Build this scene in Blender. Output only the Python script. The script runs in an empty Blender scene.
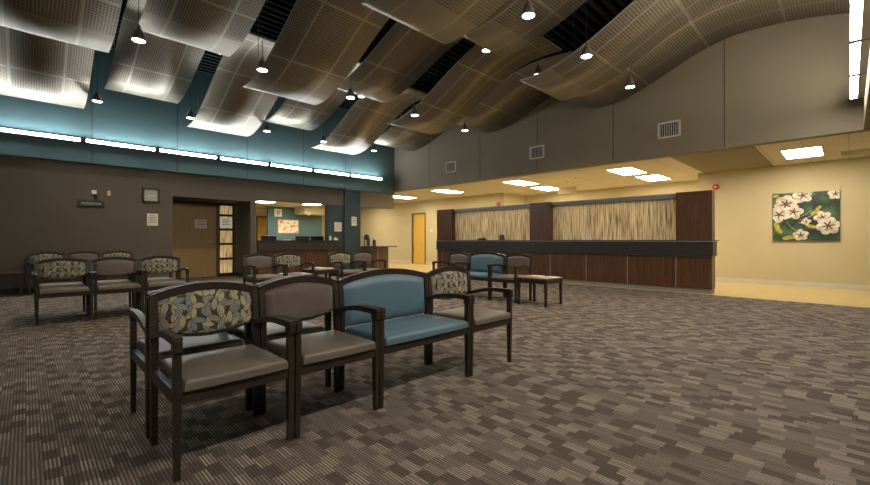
import bpy, bmesh, math, random
from mathutils import Vector, Matrix
random.seed(7)
S = bpy.context.scene
COL = S.collection
PI = math.pi

# ------------------------------------------------------------------ node helpers
def new_mat(name):
    m = bpy.data.materials.new(name); m.use_nodes = True
    nt = m.node_tree
    b = nt.nodes['Principled BSDF']
    return m, nt, b

class N:
    """small wrapper to write node maths compactly"""
    def __init__(self, nt): self.nt = nt
    def node(self, t, **kw):
        n = self.nt.nodes.new(t)
        for k, v in kw.items(): setattr(n, k, v)
        return n
    def link(self, a, b): self.nt.links.new(a, b)
    def _in(self, sock, v):
        if hasattr(v, 'is_output'): self.link(v, sock)
        else: sock.default_value = v
    def m(self, op, a, b=0.0, c=0.0, clamp=False):
        n = self.node('ShaderNodeMath', operation=op); n.use_clamp = clamp
        self._in(n.inputs[0], a); self._in(n.inputs[1], b); self._in(n.inputs[2], c)
        return n.outputs[0]
    def xyz(self, v):
        n = self.node('ShaderNodeSeparateXYZ'); self.link(v, n.inputs[0]); return n.outputs
    def comb(self, x, y, z=0.0):
        n = self.node('ShaderNodeCombineXYZ')
        self._in(n.inputs[0], x); self._in(n.inputs[1], y); self._in(n.inputs[2], z)
        return n.outputs[0]
    def coord(self, which='Object'):
        return self.node('ShaderNodeTexCoord').outputs[which]
    def white(self, v):
        n = self.node('ShaderNodeTexWhiteNoise', noise_dimensions='3D'); self.link(v, n.inputs['Vector'])
        return n.outputs['Value'], n.outputs['Color']
    def noise(self, v, scale, detail=3, rough=.5):
        n = self.node('ShaderNodeTexNoise'); self.link(v, n.inputs['Vector'])
        n.inputs['Scale'].default_value = scale; n.inputs['Detail'].default_value = detail
        n.inputs['Roughness'].default_value = rough
        return n.outputs['Fac']
    def ramp(self, fac, stops, interp='LINEAR'):
        n = self.node('ShaderNodeValToRGB'); r = n.color_ramp; r.interpolation = interp
        while len(r.elements) < len(stops): r.elements.new(.5)
        for e, (p, c) in zip(r.elements, stops):
            e.position = p; e.color = (*c, 1)
        self.link(fac, n.inputs[0]); return n.outputs[0]
    def mix(self, f, a, b):
        n = self.node('ShaderNodeMix', data_type='RGBA')
        self._in(n.inputs[0], f)
        for s, v in ((n.inputs[6], a), (n.inputs[7], b)):
            if hasattr(v, 'is_output'): self.link(v, s)
            else: s.default_value = (*v, 1)
        return n.outputs[2]
    def bump(self, h, strength=.2, dist=.01):
        n = self.node('ShaderNodeBump'); self.link(h, n.inputs['Height'])
        n.inputs['Strength'].default_value = strength; n.inputs['Distance'].default_value = dist
        return n.outputs[0]

def plain(name, col, rough=.5, metal=0., spec=.5, noise=0., scale=8., stretch=(1, 1, 1)):
    """slightly uneven procedural colour"""
    m, nt, b = new_mat(name); q = N(nt)
    mp = q.node('ShaderNodeMapping'); q.link(q.coord('Object'), mp.inputs[0]); mp.inputs['Scale'].default_value = stretch
    f = q.noise(mp.outputs[0], scale)
    lo = tuple(c * (1 - noise) for c in col); hi = tuple(min(1, c * (1 + noise)) for c in col)
    q.link(q.ramp(f, [(.3, lo), (.7, hi)]), b.inputs['Base Color'])
    b.inputs['Roughness'].default_value = rough; b.inputs['Metallic'].default_value = metal
    b.inputs['Specular IOR Level'].default_value = spec
    return m

def emit(name, col, strength):
    m, nt, b = new_mat(name)
    b.inputs['Base Color'].default_value = (*col, 1)
    b.inputs['Emission Color'].default_value = (*col, 1)
    b.inputs['Emission Strength'].default_value = strength
    return m

def wood(name, dark, light, rough=.4, axis=2, scale=9.):
    m, nt, b = new_mat(name); q = N(nt)
    mp = q.node('ShaderNodeMapping'); q.link(q.coord('Object'), mp.inputs[0])
    st = [scale, scale, scale]; st[axis] = scale * .06; mp.inputs['Scale'].default_value = st
    f = q.noise(mp.outputs[0], 3., 5, .6)
    q.link(q.ramp(f, [(.3, dark), (.7, light)]), b.inputs['Base Color'])
    b.inputs['Roughness'].default_value = rough
    q.link(q.bump(f, .08, .004), b.inputs['Normal'])
    return m

def carpet_mat():
    m, nt, b = new_mat('woven_carpet'); q = N(nt)
    x, y, z = q.xyz(q.coord('Object'))
    cx = q.m('DIVIDE', x, .0600); ci = q.m('FLOOR', cx)
    r1, _ = q.white(q.comb(ci, 3.0, 1.0))
    yy = q.m('ADD', q.m('DIVIDE', y, .118), q.m('MULTIPLY', r1, 7.0)); ri = q.m('FLOOR', yy)
    r2, _ = q.white(q.comb(ci, ri, 5.0))
    # neighbours along a column tend to alternate dark / light, as the weave does
    alt = q.m('MODULO', ri, 2.0); alt = q.m('ABSOLUTE', alt)
    tone = q.m('ADD', q.m('MULTIPLY', r2, .62), q.m('MULTIPLY', alt, .38))
    fi = q.m('DIVIDE', x, .0150)
    st = q.m('GREATER_THAN', q.m('FRACT', fi), .5)
    r3, _ = q.white(q.comb(q.m('FLOOR', fi), ri, 2.0))
    base = q.ramp(tone, [(0., (.084, .069, .061)), (.33, (.108, .090, .080)), (.64, (.125, .104, .092))], 'CONSTANT')
    line = q.ramp(tone, [(0., (.165, .136, .120)), (.33, (.310, .264, .230)), (.64, (.52, .45, .39))], 'CONSTANT')
    col = q.mix(q.m('MULTIPLY', st, q.m('ADD', .45, q.m('MULTIPLY', r3, .55))), base, line)
    nz = q.noise(q.coord('Object'), 260., 2)
    col2 = q.mix(q.m('MULTIPLY', nz, .35), col, (.035, .028, .024))
    q.link(col2, b.inputs['Base Color']); b.inputs['Roughness'].default_value = .95
    b.inputs['Specular IOR Level'].default_value = .15
    q.link(q.bump(nz, .5, .004), b.inputs['Normal'])
    return m

def leaf_mat():
    """upholstery with overlapping pointed leaves, drawn in the x-z plane of the backrest"""
    m, nt, b = new_mat('leaf_print_fabric'); q = N(nt)
    x, y, z = q.xyz(q.coord('Object'))
    col = None
    bg = (.042, .036, .028)
    pal = [(0., (.40, .36, .17)), (.22, (.23, .265, .265)), (.44, (.28, .24, .205)), (.6, (.44, .40, .23)), (.78, (.20, .235, .245)), (.9, (.38, .35, .26))]
    for i, (ox, oz, sz) in enumerate([(0, 0, .076), (.019, .047, .074), (.037, .031, .078), (.014, .053, .072), (.057, .012, .080)]):
        u = q.m('DIVIDE', q.m('ADD', x, 5 + ox), sz); v = q.m('DIVIDE', q.m('ADD', z, 5 + oz), sz)
        iu, iv = q.m('FLOOR', u), q.m('FLOOR', v)
        rv, rc = q.white(q.comb(iu, iv, float(i)))
        ra, _ = q.white(q.comb(iu, iv, float(i) + 9.5))
        lu = q.m('SUBTRACT', q.m('FRACT', u), .5); lv = q.m('SUBTRACT', q.m('FRACT', v), .5)
        an = q.m('MULTIPLY', ra, 2 * PI)
        ca, sa = q.m('COSINE', an), q.m('SINE', an)
        a = q.m('ADD', q.m('MULTIPLY', lu, ca), q.m('MULTIPLY', lv, sa))
        w = q.m('SUBTRACT', q.m('MULTIPLY', lv, ca), q.m('MULTIPLY', lu, sa))
        t = q.m('DIVIDE', a, .50)
        half = q.m('MULTIPLY', q.m('SUBTRACT', 1.0, q.m('MULTIPLY', t, t)), .215)
        aw = q.m('ABSOLUTE', w)
        mask = q.m('LESS_THAN', aw, half)
        edge = q.m('LESS_THAN', aw, q.m('SUBTRACT', half, .035))
        vein = q.m('GREATER_THAN', aw, .016)
        c0 = q.ramp(rv, pal, 'CONSTANT')
        c1 = q.mix(q.m('MULTIPLY', edge, q.m('ADD', .45, q.m('MULTIPLY', vein, .55))), (.060, .052, .040), c0)
        col = q.mix(mask, col if col else bg, c1)
    q.link(col, b.inputs['Base Color']); b.inputs['Roughness'].default_value = .6
    return m

def reed_mat():
    m, nt, b = new_mat('reed_resin_panel'); q = N(nt)
    mp = q.node('ShaderNodeMapping'); q.link(q.coord('Object'), mp.inputs[0]); mp.inputs['Scale'].default_value = (1, 42, 2.2)
    f = q.noise(mp.outputs[0], 1., 4, .6)
    mp2 = q.node('ShaderNodeMapping'); q.link(q.coord('Object'), mp2.inputs[0]); mp2.inputs['Scale'].default_value = (1, 85, 1.6)
    f2 = q.noise(mp2.outputs[0], 1., 2, .5)
    g = q.m('ADD', q.m('MULTIPLY', f, .42), q.m('MULTIPLY', f2, .58))
    c = q.ramp(g, [(.38, (.12, .08, .04)), (.45, (.46, .36, .22)), (.52, (.80, .72, .55)), (.60, (.93, .88, .76))])
    tr = q.node('ShaderNodeBsdfTranslucent'); q.link(c, tr.inputs[0])
    q.link(c, b.inputs['Base Color']); b.inputs['Roughness'].default_value = .3
    mx = q.node('ShaderNodeMixShader'); mx.inputs[0].default_value = .5
    out = nt.nodes['Material Output']
    q.link(b.outputs[0], mx.inputs[1]); q.link(tr.outputs[0], mx.inputs[2]); q.link(mx.outputs[0], out.inputs[0])
    return m

def wave_mat():
    """perforated bronze sheet: rows of small holes between plain seams, mapped on the sheet's own UV in metres"""
    m, nt, b = new_mat('perforated_bronze_sheet'); q = N(nt)
    u, v, _ = q.xyz(q.coord('UV'))
    P = .034
    su = q.m('SINE', q.m('MULTIPLY', u, 2 * PI / P)); sv = q.m('SINE', q.m('MULTIPLY', v, 2 * PI / (P * 1.25)))
    hole = q.m('GREATER_THAN', q.m('MULTIPLY', q.m('ADD', su, 1.), q.m('ADD', sv, 1.)), 1.15)
    # seams every .7 m across the sheet and every 1.17 m along it
    fu = q.m('ABSOLUTE', q.m('SUBTRACT', q.m('FRACT', q.m('DIVIDE', u, .70)), .5))
    fv = q.m('ABSOLUTE', q.m('SUBTRACT', q.m('FRACT', q.m('DIVIDE', v, 1.17)), .5))
    seam = q.m('MAXIMUM', q.m('GREATER_THAN', fu, .474), q.m('GREATER_THAN', fv, .483))
    hole = q.m('MULTIPLY', hole, q.m('SUBTRACT', 1.0, seam))
    hole = q.m('MULTIPLY', hole, q.m('GREATER_THAN', v, .585))      # the end section of every sheet is plain
    nz = q.noise(q.coord('Object'), 1.2, 3)
    c = q.ramp(nz, [(.3, (.29, .255, .19)), (.7, (.35, .31, .235))])
    c = q.mix(seam, c, (.42, .38, .30))
    c = q.mix(q.m('MULTIPLY', hole, .78), c, (.03, .026, .02))
    q.link(c, b.inputs['Base Color']); b.inputs['Roughness'].default_value = .43
    b.inputs['Metallic'].default_value = .75
    return m

def tile_mat():
    m, nt, b = new_mat('ceiling_tile'); q = N(nt)
    x, y, z = q.xyz(q.coord('Object'))
    fx = q.m('ABSOLUTE', q.m('SUBTRACT', q.m('FRACT', q.m('DIVIDE', x, 1.2)), .5))
    fy = q.m('ABSOLUTE', q.m('SUBTRACT', q.m('FRACT', q.m('DIVIDE', y, .61)), .5))
    g = q.m('MAXIMUM', q.m('GREATER_THAN', fx, .49), q.m('GREATER_THAN', fy, .482))
    nz = q.noise(q.coord('Object'), 90., 2)
    c = q.ramp(nz, [(.35, (.52, .48, .39)), (.65, (.63, .58, .48))])
    q.link(q.mix(g, c, (.43, .39, .32)), b.inputs['Base Color']); b.inputs['Roughness'].default_value = .9
    return m

def abstract_mat():
    m, nt, b = new_mat('abstract_print'); q = N(nt)
    mp = q.node('ShaderNodeMapping'); q.link(q.coord('Object'), mp.inputs[0]); mp.inputs['Scale'].default_value = (4, 1, 7)
    f = q.noise(mp.outputs[0], 1.2, 3, .6)
    q.link(q.ramp(f, [(.30, (.75, .5, .15)), (.42, (.85, .78, .62)), (.54, (.85, .72, .5)), (.58, (.75, .25, .05)), (.63, (.45, .06, .02)), (.72, (.9, .55, .12))]), b.inputs['Base Color'])
    return m

def canvas_mat():
    m, nt, b = new_mat('green_canvas'); q = N(nt)
    f = q.noise(q.coord('Object'), 3.2, 4, .6)
    q.link(q.ramp(f, [(.34, (.007, .016, .011)), (.5, (.022, .058, .036)), (.64, (.075, .14, .075))]), b.inputs['Base Color'])
    b.inputs['Roughness'].default_value = .5
    return m

M = dict(
    carpet=carpet_mat(), leaf=leaf_mat(), reed=reed_mat(), wave=wave_mat(), tile=tile_mat(), abstract=abstract_mat(), canvas=canvas_mat(),
    vinyl=plain('tan_vinyl_floor', (.50, .38, .17), .35, noise=.06, scale=3),
    taupe_wall=plain('taupe_wall_paint', (.115, .100, .084), .8, noise=.04, scale=2),
    bulk_wall=plain('greige_wall_paint', (.215, .183, .130), .8, noise=.04, scale=1.5),
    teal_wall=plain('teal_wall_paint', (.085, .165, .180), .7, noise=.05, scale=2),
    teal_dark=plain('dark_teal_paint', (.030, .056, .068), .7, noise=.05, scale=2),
    cream_wall=plain('cream_wall_paint', (.56, .48, .31), .8, noise=.03, scale=1.5),
    black=plain('black_deck_paint', (.008, .008, .008), .9, noise=.2),
    seam=plain('wall_joint', (.055, .05, .042), .9, noise=.05),
    espresso=wood('espresso_wood', (.019, .013, .010), (.042, .029, .021), .38),
    espresso_top=wood('espresso_top', (.05, .028, .018), (.085, .05, .032), .35, axis=0),
    mahogany=wood('mahogany_veneer', (.050, .023, .012), (.15, .069, .036), .35),
    maple=wood('maple_door_veneer', (.35, .23, .095), (.43, .295, .13), .45),
    yellow_door=wood('yellow_maple_veneer', (.62, .38, .06), (.72, .46, .09), .45),
    trim=plain('door_frame_paint', (.10, .075, .045), .5, noise=.05),
    dark_frame=plain('black_frame_metal', (.018, .017, .016), .4, noise=.1),
    charcoal=plain('charcoal_laminate', (.029, .025, .025), .45, noise=.06),
    slate=plain('slate_beam_laminate', (.20, .205, .22), .5, noise=.06),
    kick=plain('grey_rubber_base', (.26, .24, .20), .6, noise=.04),
    base_black=plain('black_rubber_base', (.012, .011, .011), .6, noise=.1),
    steel=plain('brushed_steel', (.55, .53, .5), .3, 1., noise=.05, scale=30),
    fixture=plain('fixture_grey_metal', (.13, .12, .11), .45, .5, noise=.05),
    white=plain('white_plastic', (.75, .72, .66), .5, noise=.03),
    paper=plain('white_paper', (.72, .69, .64), .7, noise=.04),
    ink=plain('dark_ink', (.12, .11, .11), .7, noise=.1),
    ink_red=plain('rust_ink', (.45, .22, .13), .6, noise=.1),
    red=plain('red_alarm_plastic', (.55, .04, .03), .4, noise=.05),
    taupe_vinyl=plain('taupe_vinyl', (.150, .128, .108), .38, noise=.05, scale=14),
    mauve_vinyl=plain('mauve_taupe_vinyl', (.135, .108, .103), .4, noise=.05, scale=14),
    blue_vinyl=plain('blue_vinyl', (.098, .180, .245), .42, noise=.05, scale=10),
    screen=plain('monitor_plastic', (.012, .012, .013), .35, noise=.1),
    amber=plain('amber_sign_panel', (.46, .32, .13), .5, noise=.05),
    petal=plain('petal_paint', (.62, .55, .49), .55, noise=.42, scale=11),
    petal_core=plain('petal_core_paint', (.11, .045, .025), .55, noise=.4, scale=30),
    leaf_gold=plain('gold_leaf_paint', (.42, .36, .05), .55, noise=.4, scale=20),
    twig=plain('twig_paint', (.42, .38, .28), .6, noise=.2),
    gold_mag=plain('tan_cover_paper', (.46, .33, .24), .5, noise=.2, scale=20),
    grille_dark=plain('vent_shadow', (.03, .028, .025), .7, noise=.1),
    vent_white=plain('vent_white_metal', (.62, .58, .50), .5, noise=.03),
    frost=plain('clock_face', (.40, .42, .36), .6, noise=.06),
    satin=plain('satin_trim', (.42, .41, .40), .4, .2, noise=.04),
    cone=plain('spun_aluminium', (.20, .19, .175), .3, .6, noise=.05, scale=20),
    glow_paper=emit('self_glowing_paper', (.75, .70, .60), .35),  # sheet emits by itself, standing in for light coming through the pane
    L_strip=emit('fluorescent_lens', (.93, .97, 1.0), 62.0),
    L_warm=emit('troffer_lens', (1.0, .89, .65), 31.0),
    L_clinic=emit('clinic_lens', (1.0, .93, .80), 55.0),
    L_spot=emit('pendant_lens', (1.0, .93, .80), 14.0),
    L_near=emit('warm_fluorescent_lens', (1.0, .90, .75), 66.0),
)
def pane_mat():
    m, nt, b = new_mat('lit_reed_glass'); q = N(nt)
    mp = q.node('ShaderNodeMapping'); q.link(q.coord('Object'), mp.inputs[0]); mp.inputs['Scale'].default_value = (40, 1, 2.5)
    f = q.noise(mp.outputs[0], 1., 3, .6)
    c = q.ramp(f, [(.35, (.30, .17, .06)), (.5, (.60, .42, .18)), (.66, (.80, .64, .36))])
    q.link(c, b.inputs['Base Color']); q.link(c, b.inputs['Emission Color']); b.inputs['Emission Strength'].default_value = .55  # emission stands in for the lit room behind the glass
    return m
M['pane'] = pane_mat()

# ------------------------------------------------------------------ mesh helpers
class MB:
    def __init__(self): self.bm = bmesh.new(); self.mats = []; self.cur = 0
    def mat(self, key):
        m = M[key]
        if m not in self.mats: self.mats.append(m)
        self.cur = self.mats.index(m); return self
    def _take(self, before):
        for f in self.bm.faces:
            if f not in before: f.material_index = self.cur
    def box(self, a, b, bevel=0., seg=2, rot=None):
        before = set(self.bm.faces)
        a, b = Vector(a), Vector(b)
        r = bmesh.ops.create_cube(self.bm, size=1)
        mt = Matrix.Translation((a + b) / 2) @ (rot or Matrix()) @ Matrix.Diagonal((*[abs(x) for x in (b - a)], 1))
        bmesh.ops.transform(self.bm, matrix=mt, verts=r['verts'])
        if bevel:
            es = list({e for v in r['verts'] for e in v.link_edges})
            bmesh.ops.bevel(self.bm, geom=es, offset=bevel, segments=seg, profile=.5, affect='EDGES')
        self._take(before); return self
    def frustum(self, p0, p1, s0, s1):
        """rectangular bar from p0 to p1 with (x,y) half sizes s0 and s1"""
        before = set(self.bm.faces)
        vs = []
        for p, s in ((p0, s0), (p1, s1)):
            for sx, sy in ((-1, -1), (1, -1), (1, 1), (-1, 1)):
                vs.append(self.bm.verts.new((p[0] + sx * s[0], p[1] + sy * s[1], p[2])))
        self._skin(vs, 4, caps=True); self._take(before); return self
    def _skin(self, vs, n, caps=True):
        k = len(vs) // n
        for i in range(k - 1):
            for j in range(n):
                self.bm.faces.new((vs[i * n + j], vs[i * n + (j + 1) % n], vs[(i + 1) * n + (j + 1) % n], vs[(i + 1) * n + j]))
        if caps:
            self.bm.faces.new(list(reversed(vs[:n]))); self.bm.faces.new(vs[-n:])
    def bar(self, pts, widths, axis=(1, 0, 0)):
        """rectangular section swept along a path; widths = (half along axis, half across) per point"""
        before = set(self.bm.faces); ax = Vector(axis).normalized(); vs = []
        pts = [Vector(p) for p in pts]
        for i, p in enumerate(pts):
            t = (pts[min(i + 1, len(pts) - 1)] - pts[max(i - 1, 0)]).normalized()
            nrm = ax.cross(t).normalized()
            w, h = widths[i] if isinstance(widths, list) else widths
            for sx, sy in ((-1, -1), (1, -1), (1, 1), (-1, 1)):
                vs.append(self.bm.verts.new(p + ax * w * sx + nrm * h * sy))
        self._skin(vs, 4); self._take(before); return self
    def lathe(self, prof, n=20, origin=(0, 0, 0), axis='z'):
        before = set(self.bm.faces); vs = []
        o = Vector(origin)
        for r, z in prof:
            for j in range(n):
                a = 2 * PI * j / n
                v = Vector((r * math.cos(a), r * math.sin(a), z))
                if axis == 'x': v = Vector((v.z, v.x, v.y))
                if axis == 'y': v = Vector((v.x, -v.z, v.y))
                vs.append(self.bm.verts.new(o + v))
        self._skin(vs, n); self._take(before); return self
    def tube(self, pts, r, n=8):
        before = set(self.bm.faces); vs = []; pts = [Vector(p) for p in pts]
        for i, p in enumerate(pts):
            t = (pts[min(i + 1, len(pts) - 1)] - pts[max(i - 1, 0)]).normalized()
            a = t.orthogonal().normalized(); b = t.cross(a)
            for j in range(n):
                th = 2 * PI * j / n
                vs.append(self.bm.verts.new(p + (a * math.cos(th) + b * math.sin(th)) * r))
        self._skin(vs, n); self._take(before); return self
    def prism(self, outline, o, u, v, depth):
        """flat outline in the (u, v) frame at o, pushed by vector depth"""
        before = set(self.bm.faces); o, u, v, d = Vector(o), Vector(u), Vector(v), Vector(depth)
        vs = [self.bm.verts.new(o + u * a + v * b) for a, b in outline] + [self.bm.verts.new(o + u * a + v * b + d) for a, b in outline]
        self._skin(vs, len(outline)); self._take(before); return self
    def pillow(self, x0, x1, y0, y1, z0, z1, r, dome=.01, bow=0.):
        before = set(self.bm.faces)
        def axis(a, b):
            ts = [0, .12, .3, .6, 1.]
            L = [a + r * t for t in ts] + [a + r + (b - a - 2 * r) * t for t in (.25, .5, .75)] + [b - r * t for t in reversed(ts)]
            return L
        X, Y = axis(x0, x1), axis(y0, y1)
        g = []
        for y in Y:
            row = []
            for x in X:
                d = min(x - x0, x1 - x, y - y0, y1 - y)
                dd = max(0, r - d)
                z = z1 - r + math.sqrt(max(0, r * r - dd * dd))
                u = (x - x0) / (x1 - x0) * 2 - 1; v = (y - y0) / (y1 - y0) * 2 - 1
                z += dome * (1 - u * u) * (1 - v * v)
                yy = y - bow * (1 - u * u) * (1 - (y - y0) / (y1 - y0))
                row.append(self.bm.verts.new((x, yy, z)))
            g.append(row)
        for i in range(len(Y) - 1):
            for j in range(len(X) - 1):
                self.bm.faces.new((g[i][j], g[i][j + 1], g[i + 1][j + 1], g[i + 1][j]))
        loop = g[0] + [r_[-1] for r_ in g[1:]] + list(reversed(g[-1][:-1])) + [r_[0] for r_ in reversed(g[1:-1])]
        low = [self.bm.verts.new((v.co.x, v.co.y, z0)) for v in loop]
        n = len(loop)
        for i in range(n):
            self.bm.faces.new((loop[(i + 1) % n], loop[i], low[i], low[(i + 1) % n]))
        self.bm.faces.new(low)
        self._take(before); return self
    def mesh(self, name, smooth=False):
        bmesh.ops.recalc_face_normals(self.bm, faces=self.bm.faces[:])
        me = bpy.data.meshes.new(name); self.bm.to_mesh(me); self.bm.free()
        for m in self.mats: me.materials.append(m)
        if smooth:
            for p in me.polygons: p.use_smooth = True
            me.set_sharp_from_angle(angle=math.radians(38)) if hasattr(me, 'set_sharp_from_angle') else None
        return me
    def build(self, name, parent=None, loc=None, smooth=False):
        o = bpy.data.objects.new(name, self.mesh(name, smooth)); COL.objects.link(o)
        if parent: o.parent = parent
        if loc: o.location = loc
        return o

def tag(o, label, cat, group=None):
    o['label'] = label; o['category'] = cat
    if group: o['group'] = group
    return o
def root(name, label, cat, loc=(0, 0, 0), rz=0., group=None):
    o = bpy.data.objects.new(name, None); COL.objects.link(o)
    o.location = loc; o.rotation_euler = (0, 0, rz); o.empty_display_size = .1
    return tag(o, label, cat, group)
def struct(o):
    o['kind'] = 'structure'; return o
def sbox(name, mat, a, b):
    return struct(MB().mat(mat).box(a, b).build(name))
def dup(r, loc, rz, label, group=None):
    c = r.copy(); COL.objects.link(c); c.location = loc; c.rotation_euler = (0, 0, rz); c['label'] = label
    if group: c['group'] = group
    for ch in list(r.children):
        k = ch.copy(); COL.objects.link(k); k.parent = c
        for g in list(ch.children):
            d = g.copy(); COL.objects.link(d); d.parent = k
    return c

# ------------------------------------------------------------------ dimensions of the room (metres)
TY = 11.8      # plane of the left (clinic) wall
RX = 9.57      # plane of the right bulkhead over the reception counter
PX = 12.77     # plane of the cream picture wall
DECK = 5.6
XMIN = -2.6
YMIN = -.9

# ------------------------------------------------------------------ shell
sbox('floor', 'carpet', (XMIN, YMIN, -.1), (9.5, TY + 1.4, 0))
sbox('floor_vinyl', 'vinyl', (9.5, YMIN, -.1), (14.5, 20, 0))
sbox('floor_corridor', 'vinyl', (4.3, TY + 1.4, -.1), (9.5, 20, 0))
sbox('ceiling', 'black', (XMIN, YMIN, DECK), (9.8, TY + .25, DECK + .1))
sbox('ceiling_office', 'tile', (RX + .19, YMIN, 2.86), (14.5, 20, 2.95))
sbox('ceiling_clinic', 'cream_wall', (2.4, TY + .2, 2.45), (RX, 20, 2.55))
mb = MB().mat('black')
y = .2
while y < TY - .3:
    mb.box((XMIN, y, 5.30), (9.5, y + .05, 5.45)); y += .19
mb.box((0.0, .1, 5.45), (.06, TY - .1, DECK)); mb.box((5.0, .1, 5.45), (5.06, TY - .1, DECK)); mb.box((9.3, .1, 5.45), (9.36, TY - .1, DECK))
struct(mb.build('ceiling_baffles'))

# left wall: taupe below, teal bulkhead above; door alcove, reception opening and passage cut out of it
ZB = 2.76
mb = MB().mat('taupe_wall')
mb.box((XMIN, TY, 0), (2.59, TY + .2, ZB))
mb.box((2.59, TY, 2.16), (4.47, TY + .2, ZB))
mb.box((4.47, TY, 0), (4.61, TY + .2, ZB))
mb.box((4.61, TY, 2.22), (6.89, TY + .2, ZB))
mb.box((6.89, TY, 2.22), (7.48, TY + .2, ZB))
struct(mb.build('wall_left'))
mb = MB().mat('bulk_wall').box((8.10, TY, 2.22), (RX + .02, TY + .2, ZB + .1)); struct(mb.build('wall_left_header'))
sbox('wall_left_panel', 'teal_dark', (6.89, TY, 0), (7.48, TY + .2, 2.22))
# alcove
mb = MB().mat('taupe_wall')
mb.box((2.45, TY + .2, 0), (2.59, 13.3, 2.5)); mb.box((4.47, TY + .2, 0), (4.61, 13.3, 2.46))
mb.box((2.59, TY + .2, 2.16), (4.47, 13.3, 2.3))
mb.box((2.59, 13.12, 2.14), (4.47, 13.3, 2.16)); mb.box((2.59, 13.12, 0), (2.80, 13.3, 2.14))
struct(mb.build('wall_alcove'))
# teal bulkhead
sbox('wall_left_upper', 'teal_wall', (XMIN, TY - .08, ZB), (RX, TY + .18, DECK))
mb = MB().mat('seam')
for x in (-.6, 1.04, 2.67, 4.35, 6.01, 7.49): mb.box((x - .006, TY - .084, ZB), (x + .006, TY - .078, DECK))
struct(mb.build('trim_1'))
sbox('baseboard_left', 'base_black', (XMIN, TY - .012, 0), (2.59, TY, .11))
mb = MB().mat('base_black').box((4.458, TY, 0), (4.47, 13.1, .11)).box((4.46, TY - .012, 0), (4.61, TY, .11)); struct(mb.build('baseboard_alcove'))
# right bulkhead
sbox('wall_right_upper', 'bulk_wall', (RX, YMIN, 2.85), (RX + .2, TY + .2, DECK))
mb = MB().mat('seam')
for yy in (1.70, 3.82, 5.8, 7.73, 9.86): mb.box((RX - .004, yy - .007, 2.86), (RX + .002, yy + .007, DECK))
struct(mb.build('trim_2'))
sbox('ceiling_soffit', 'bulk_wall', (RX + .2, 1.28, 2.845), (PX, 2.70, 2.87))
# picture wall, office recess behind the counter, corridor wall
mb = MB().mat('cream_wall')
mb.box((PX, YMIN, 0), (PX + .2, 2.85, 2.86))
struct(mb.build('wall_right'))
mb = MB().mat('cream_wall')
mb.box((PX + .2, 2.65, 0), (14.4, 2.85, 2.86)); mb.box((14.2, 2.85, 0), (14.4, 9.16, 2.86)); mb.box((PX + .2, 9.16, 0), (14.4, 9.36, 2.86))
struct(mb.build('wall_office'))
mb = MB().mat('cream_wall')
mb.box((PX, 9.16, 0), (PX + .2, 13.42, 2.86)); mb.box((PX, 13.42, 2.32), (PX + .2, 14.36, 2.86)); mb.box((PX, 14.36, 0), (PX + .2, 20, 2.86))
struct(mb.build('wall_corridor'))
sbox('wall_far', 'cream_wall', (4.3, 20, 0), (PX + .2, 20.2, 2.86))
mb = MB().mat('vent_white').box((PX - .015, YMIN, 0), (PX, 2.85, .11)); struct(mb.build('baseboard_right'))
mb = MB().mat('vent_white').box((PX - .015, 14.36, 0), (PX, 20, .11)).box((PX - .015, 9.16, 0), (PX, 13.42, .11)); struct(mb.build('baseboard_corridor'))
# near side: wall beside the camera with the bulkhead that carries the warm strip lights
mb = MB().mat('bulk_wall').box((XMIN, YMIN - .2, 0), (14.5, YMIN, 2.86)); struct(mb.build('wall_near'))
sbox('wall_near_upper', 'bulk_wall', (XMIN, YMIN, 2.86), (RX, -.165, DECK))
sbox('wall_back', 'taupe_wall', (XMIN - .2, YMIN, 0), (XMIN, TY + .2, DECK))
# clinic interior seen through the opening
mb = MB().mat('teal_wall').box((6.93, 16.5, 0), (9.33, 16.62, 2.45)); struct(mb.build('wall_clinic'))
mb = MB().mat('cream_wall').box((4.3, 18, 0), (7.05, 18.15, 2.45)).box((8.0, 18, 0), (9.5, 18.15, 2.45)).box((7.05, 18, 2.12), (8.0, 18.15, 2.45)); struct(mb.build('wall_clinic_rear'))
mb = MB().mat('cream_wall').box((4.47, 13.3, 0), (4.61, 18, 2.45)); struct(mb.build('wall_clinic_side'))
mb = MB().mat('cream_wall').box((8.05, 15.6, 2.16), (9.5, 16.48, 2.45)); struct(mb.build('ceiling_clinic_drop'))
# square teal column in front of the left wall
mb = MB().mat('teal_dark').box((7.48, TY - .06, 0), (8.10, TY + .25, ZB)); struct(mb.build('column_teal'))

# ------------------------------------------------------------------ doors and glazing
d = struct(MB().mat('maple').box((2.86, 13.12, .012), (3.98, 13.165, 2.10)).build('door_1'))
mb = MB().mat('trim').box((2.80, 13.10, 0), (2.86, 13.22, 2.14)).box((3.98, 13.10, 0), (4.04, 13.22, 2.14)).box((2.86, 13.10, 2.10), (3.98, 13.22, 2.14)); mb.build('door_frame', d)
mb = MB().mat('steel').lathe([(.026, 0), (.026, .012), (.01, .014), (.01, .05)], 14, (3.88, 13.12, 1.03), 'y').tube([(3.88, 13.07, 1.03), (3.75, 13.07, 1.03)], .011); mb.build('door_handle', d)
w = struct(MB().mat('dark_frame').box((4.04, 13.10, 0), (4.075, 13.2, 2.14)).box((4.435, 13.10, 0), (4.47, 13.2, 2.14)).build('window_1'))
zs = [.06, .49, .93, 1.36, 1.78, 2.14]
mb = MB().mat('dark_frame')
for z in (.0, .49, .93, 1.36, 1.78, 2.10): mb.box((4.075, 13.10, z), (4.435, 13.2, z + .065 if z else .10))
mb.build('window_frame', w)
for a, b in ((.10, .49), (.555, .93), (.995, 1.36), (1.425, 1.78), (1.845, 2.10)):
    MB().mat('pane').box((4.075, 13.14, a), (4.435, 13.155, b)).build('pane', w)
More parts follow.
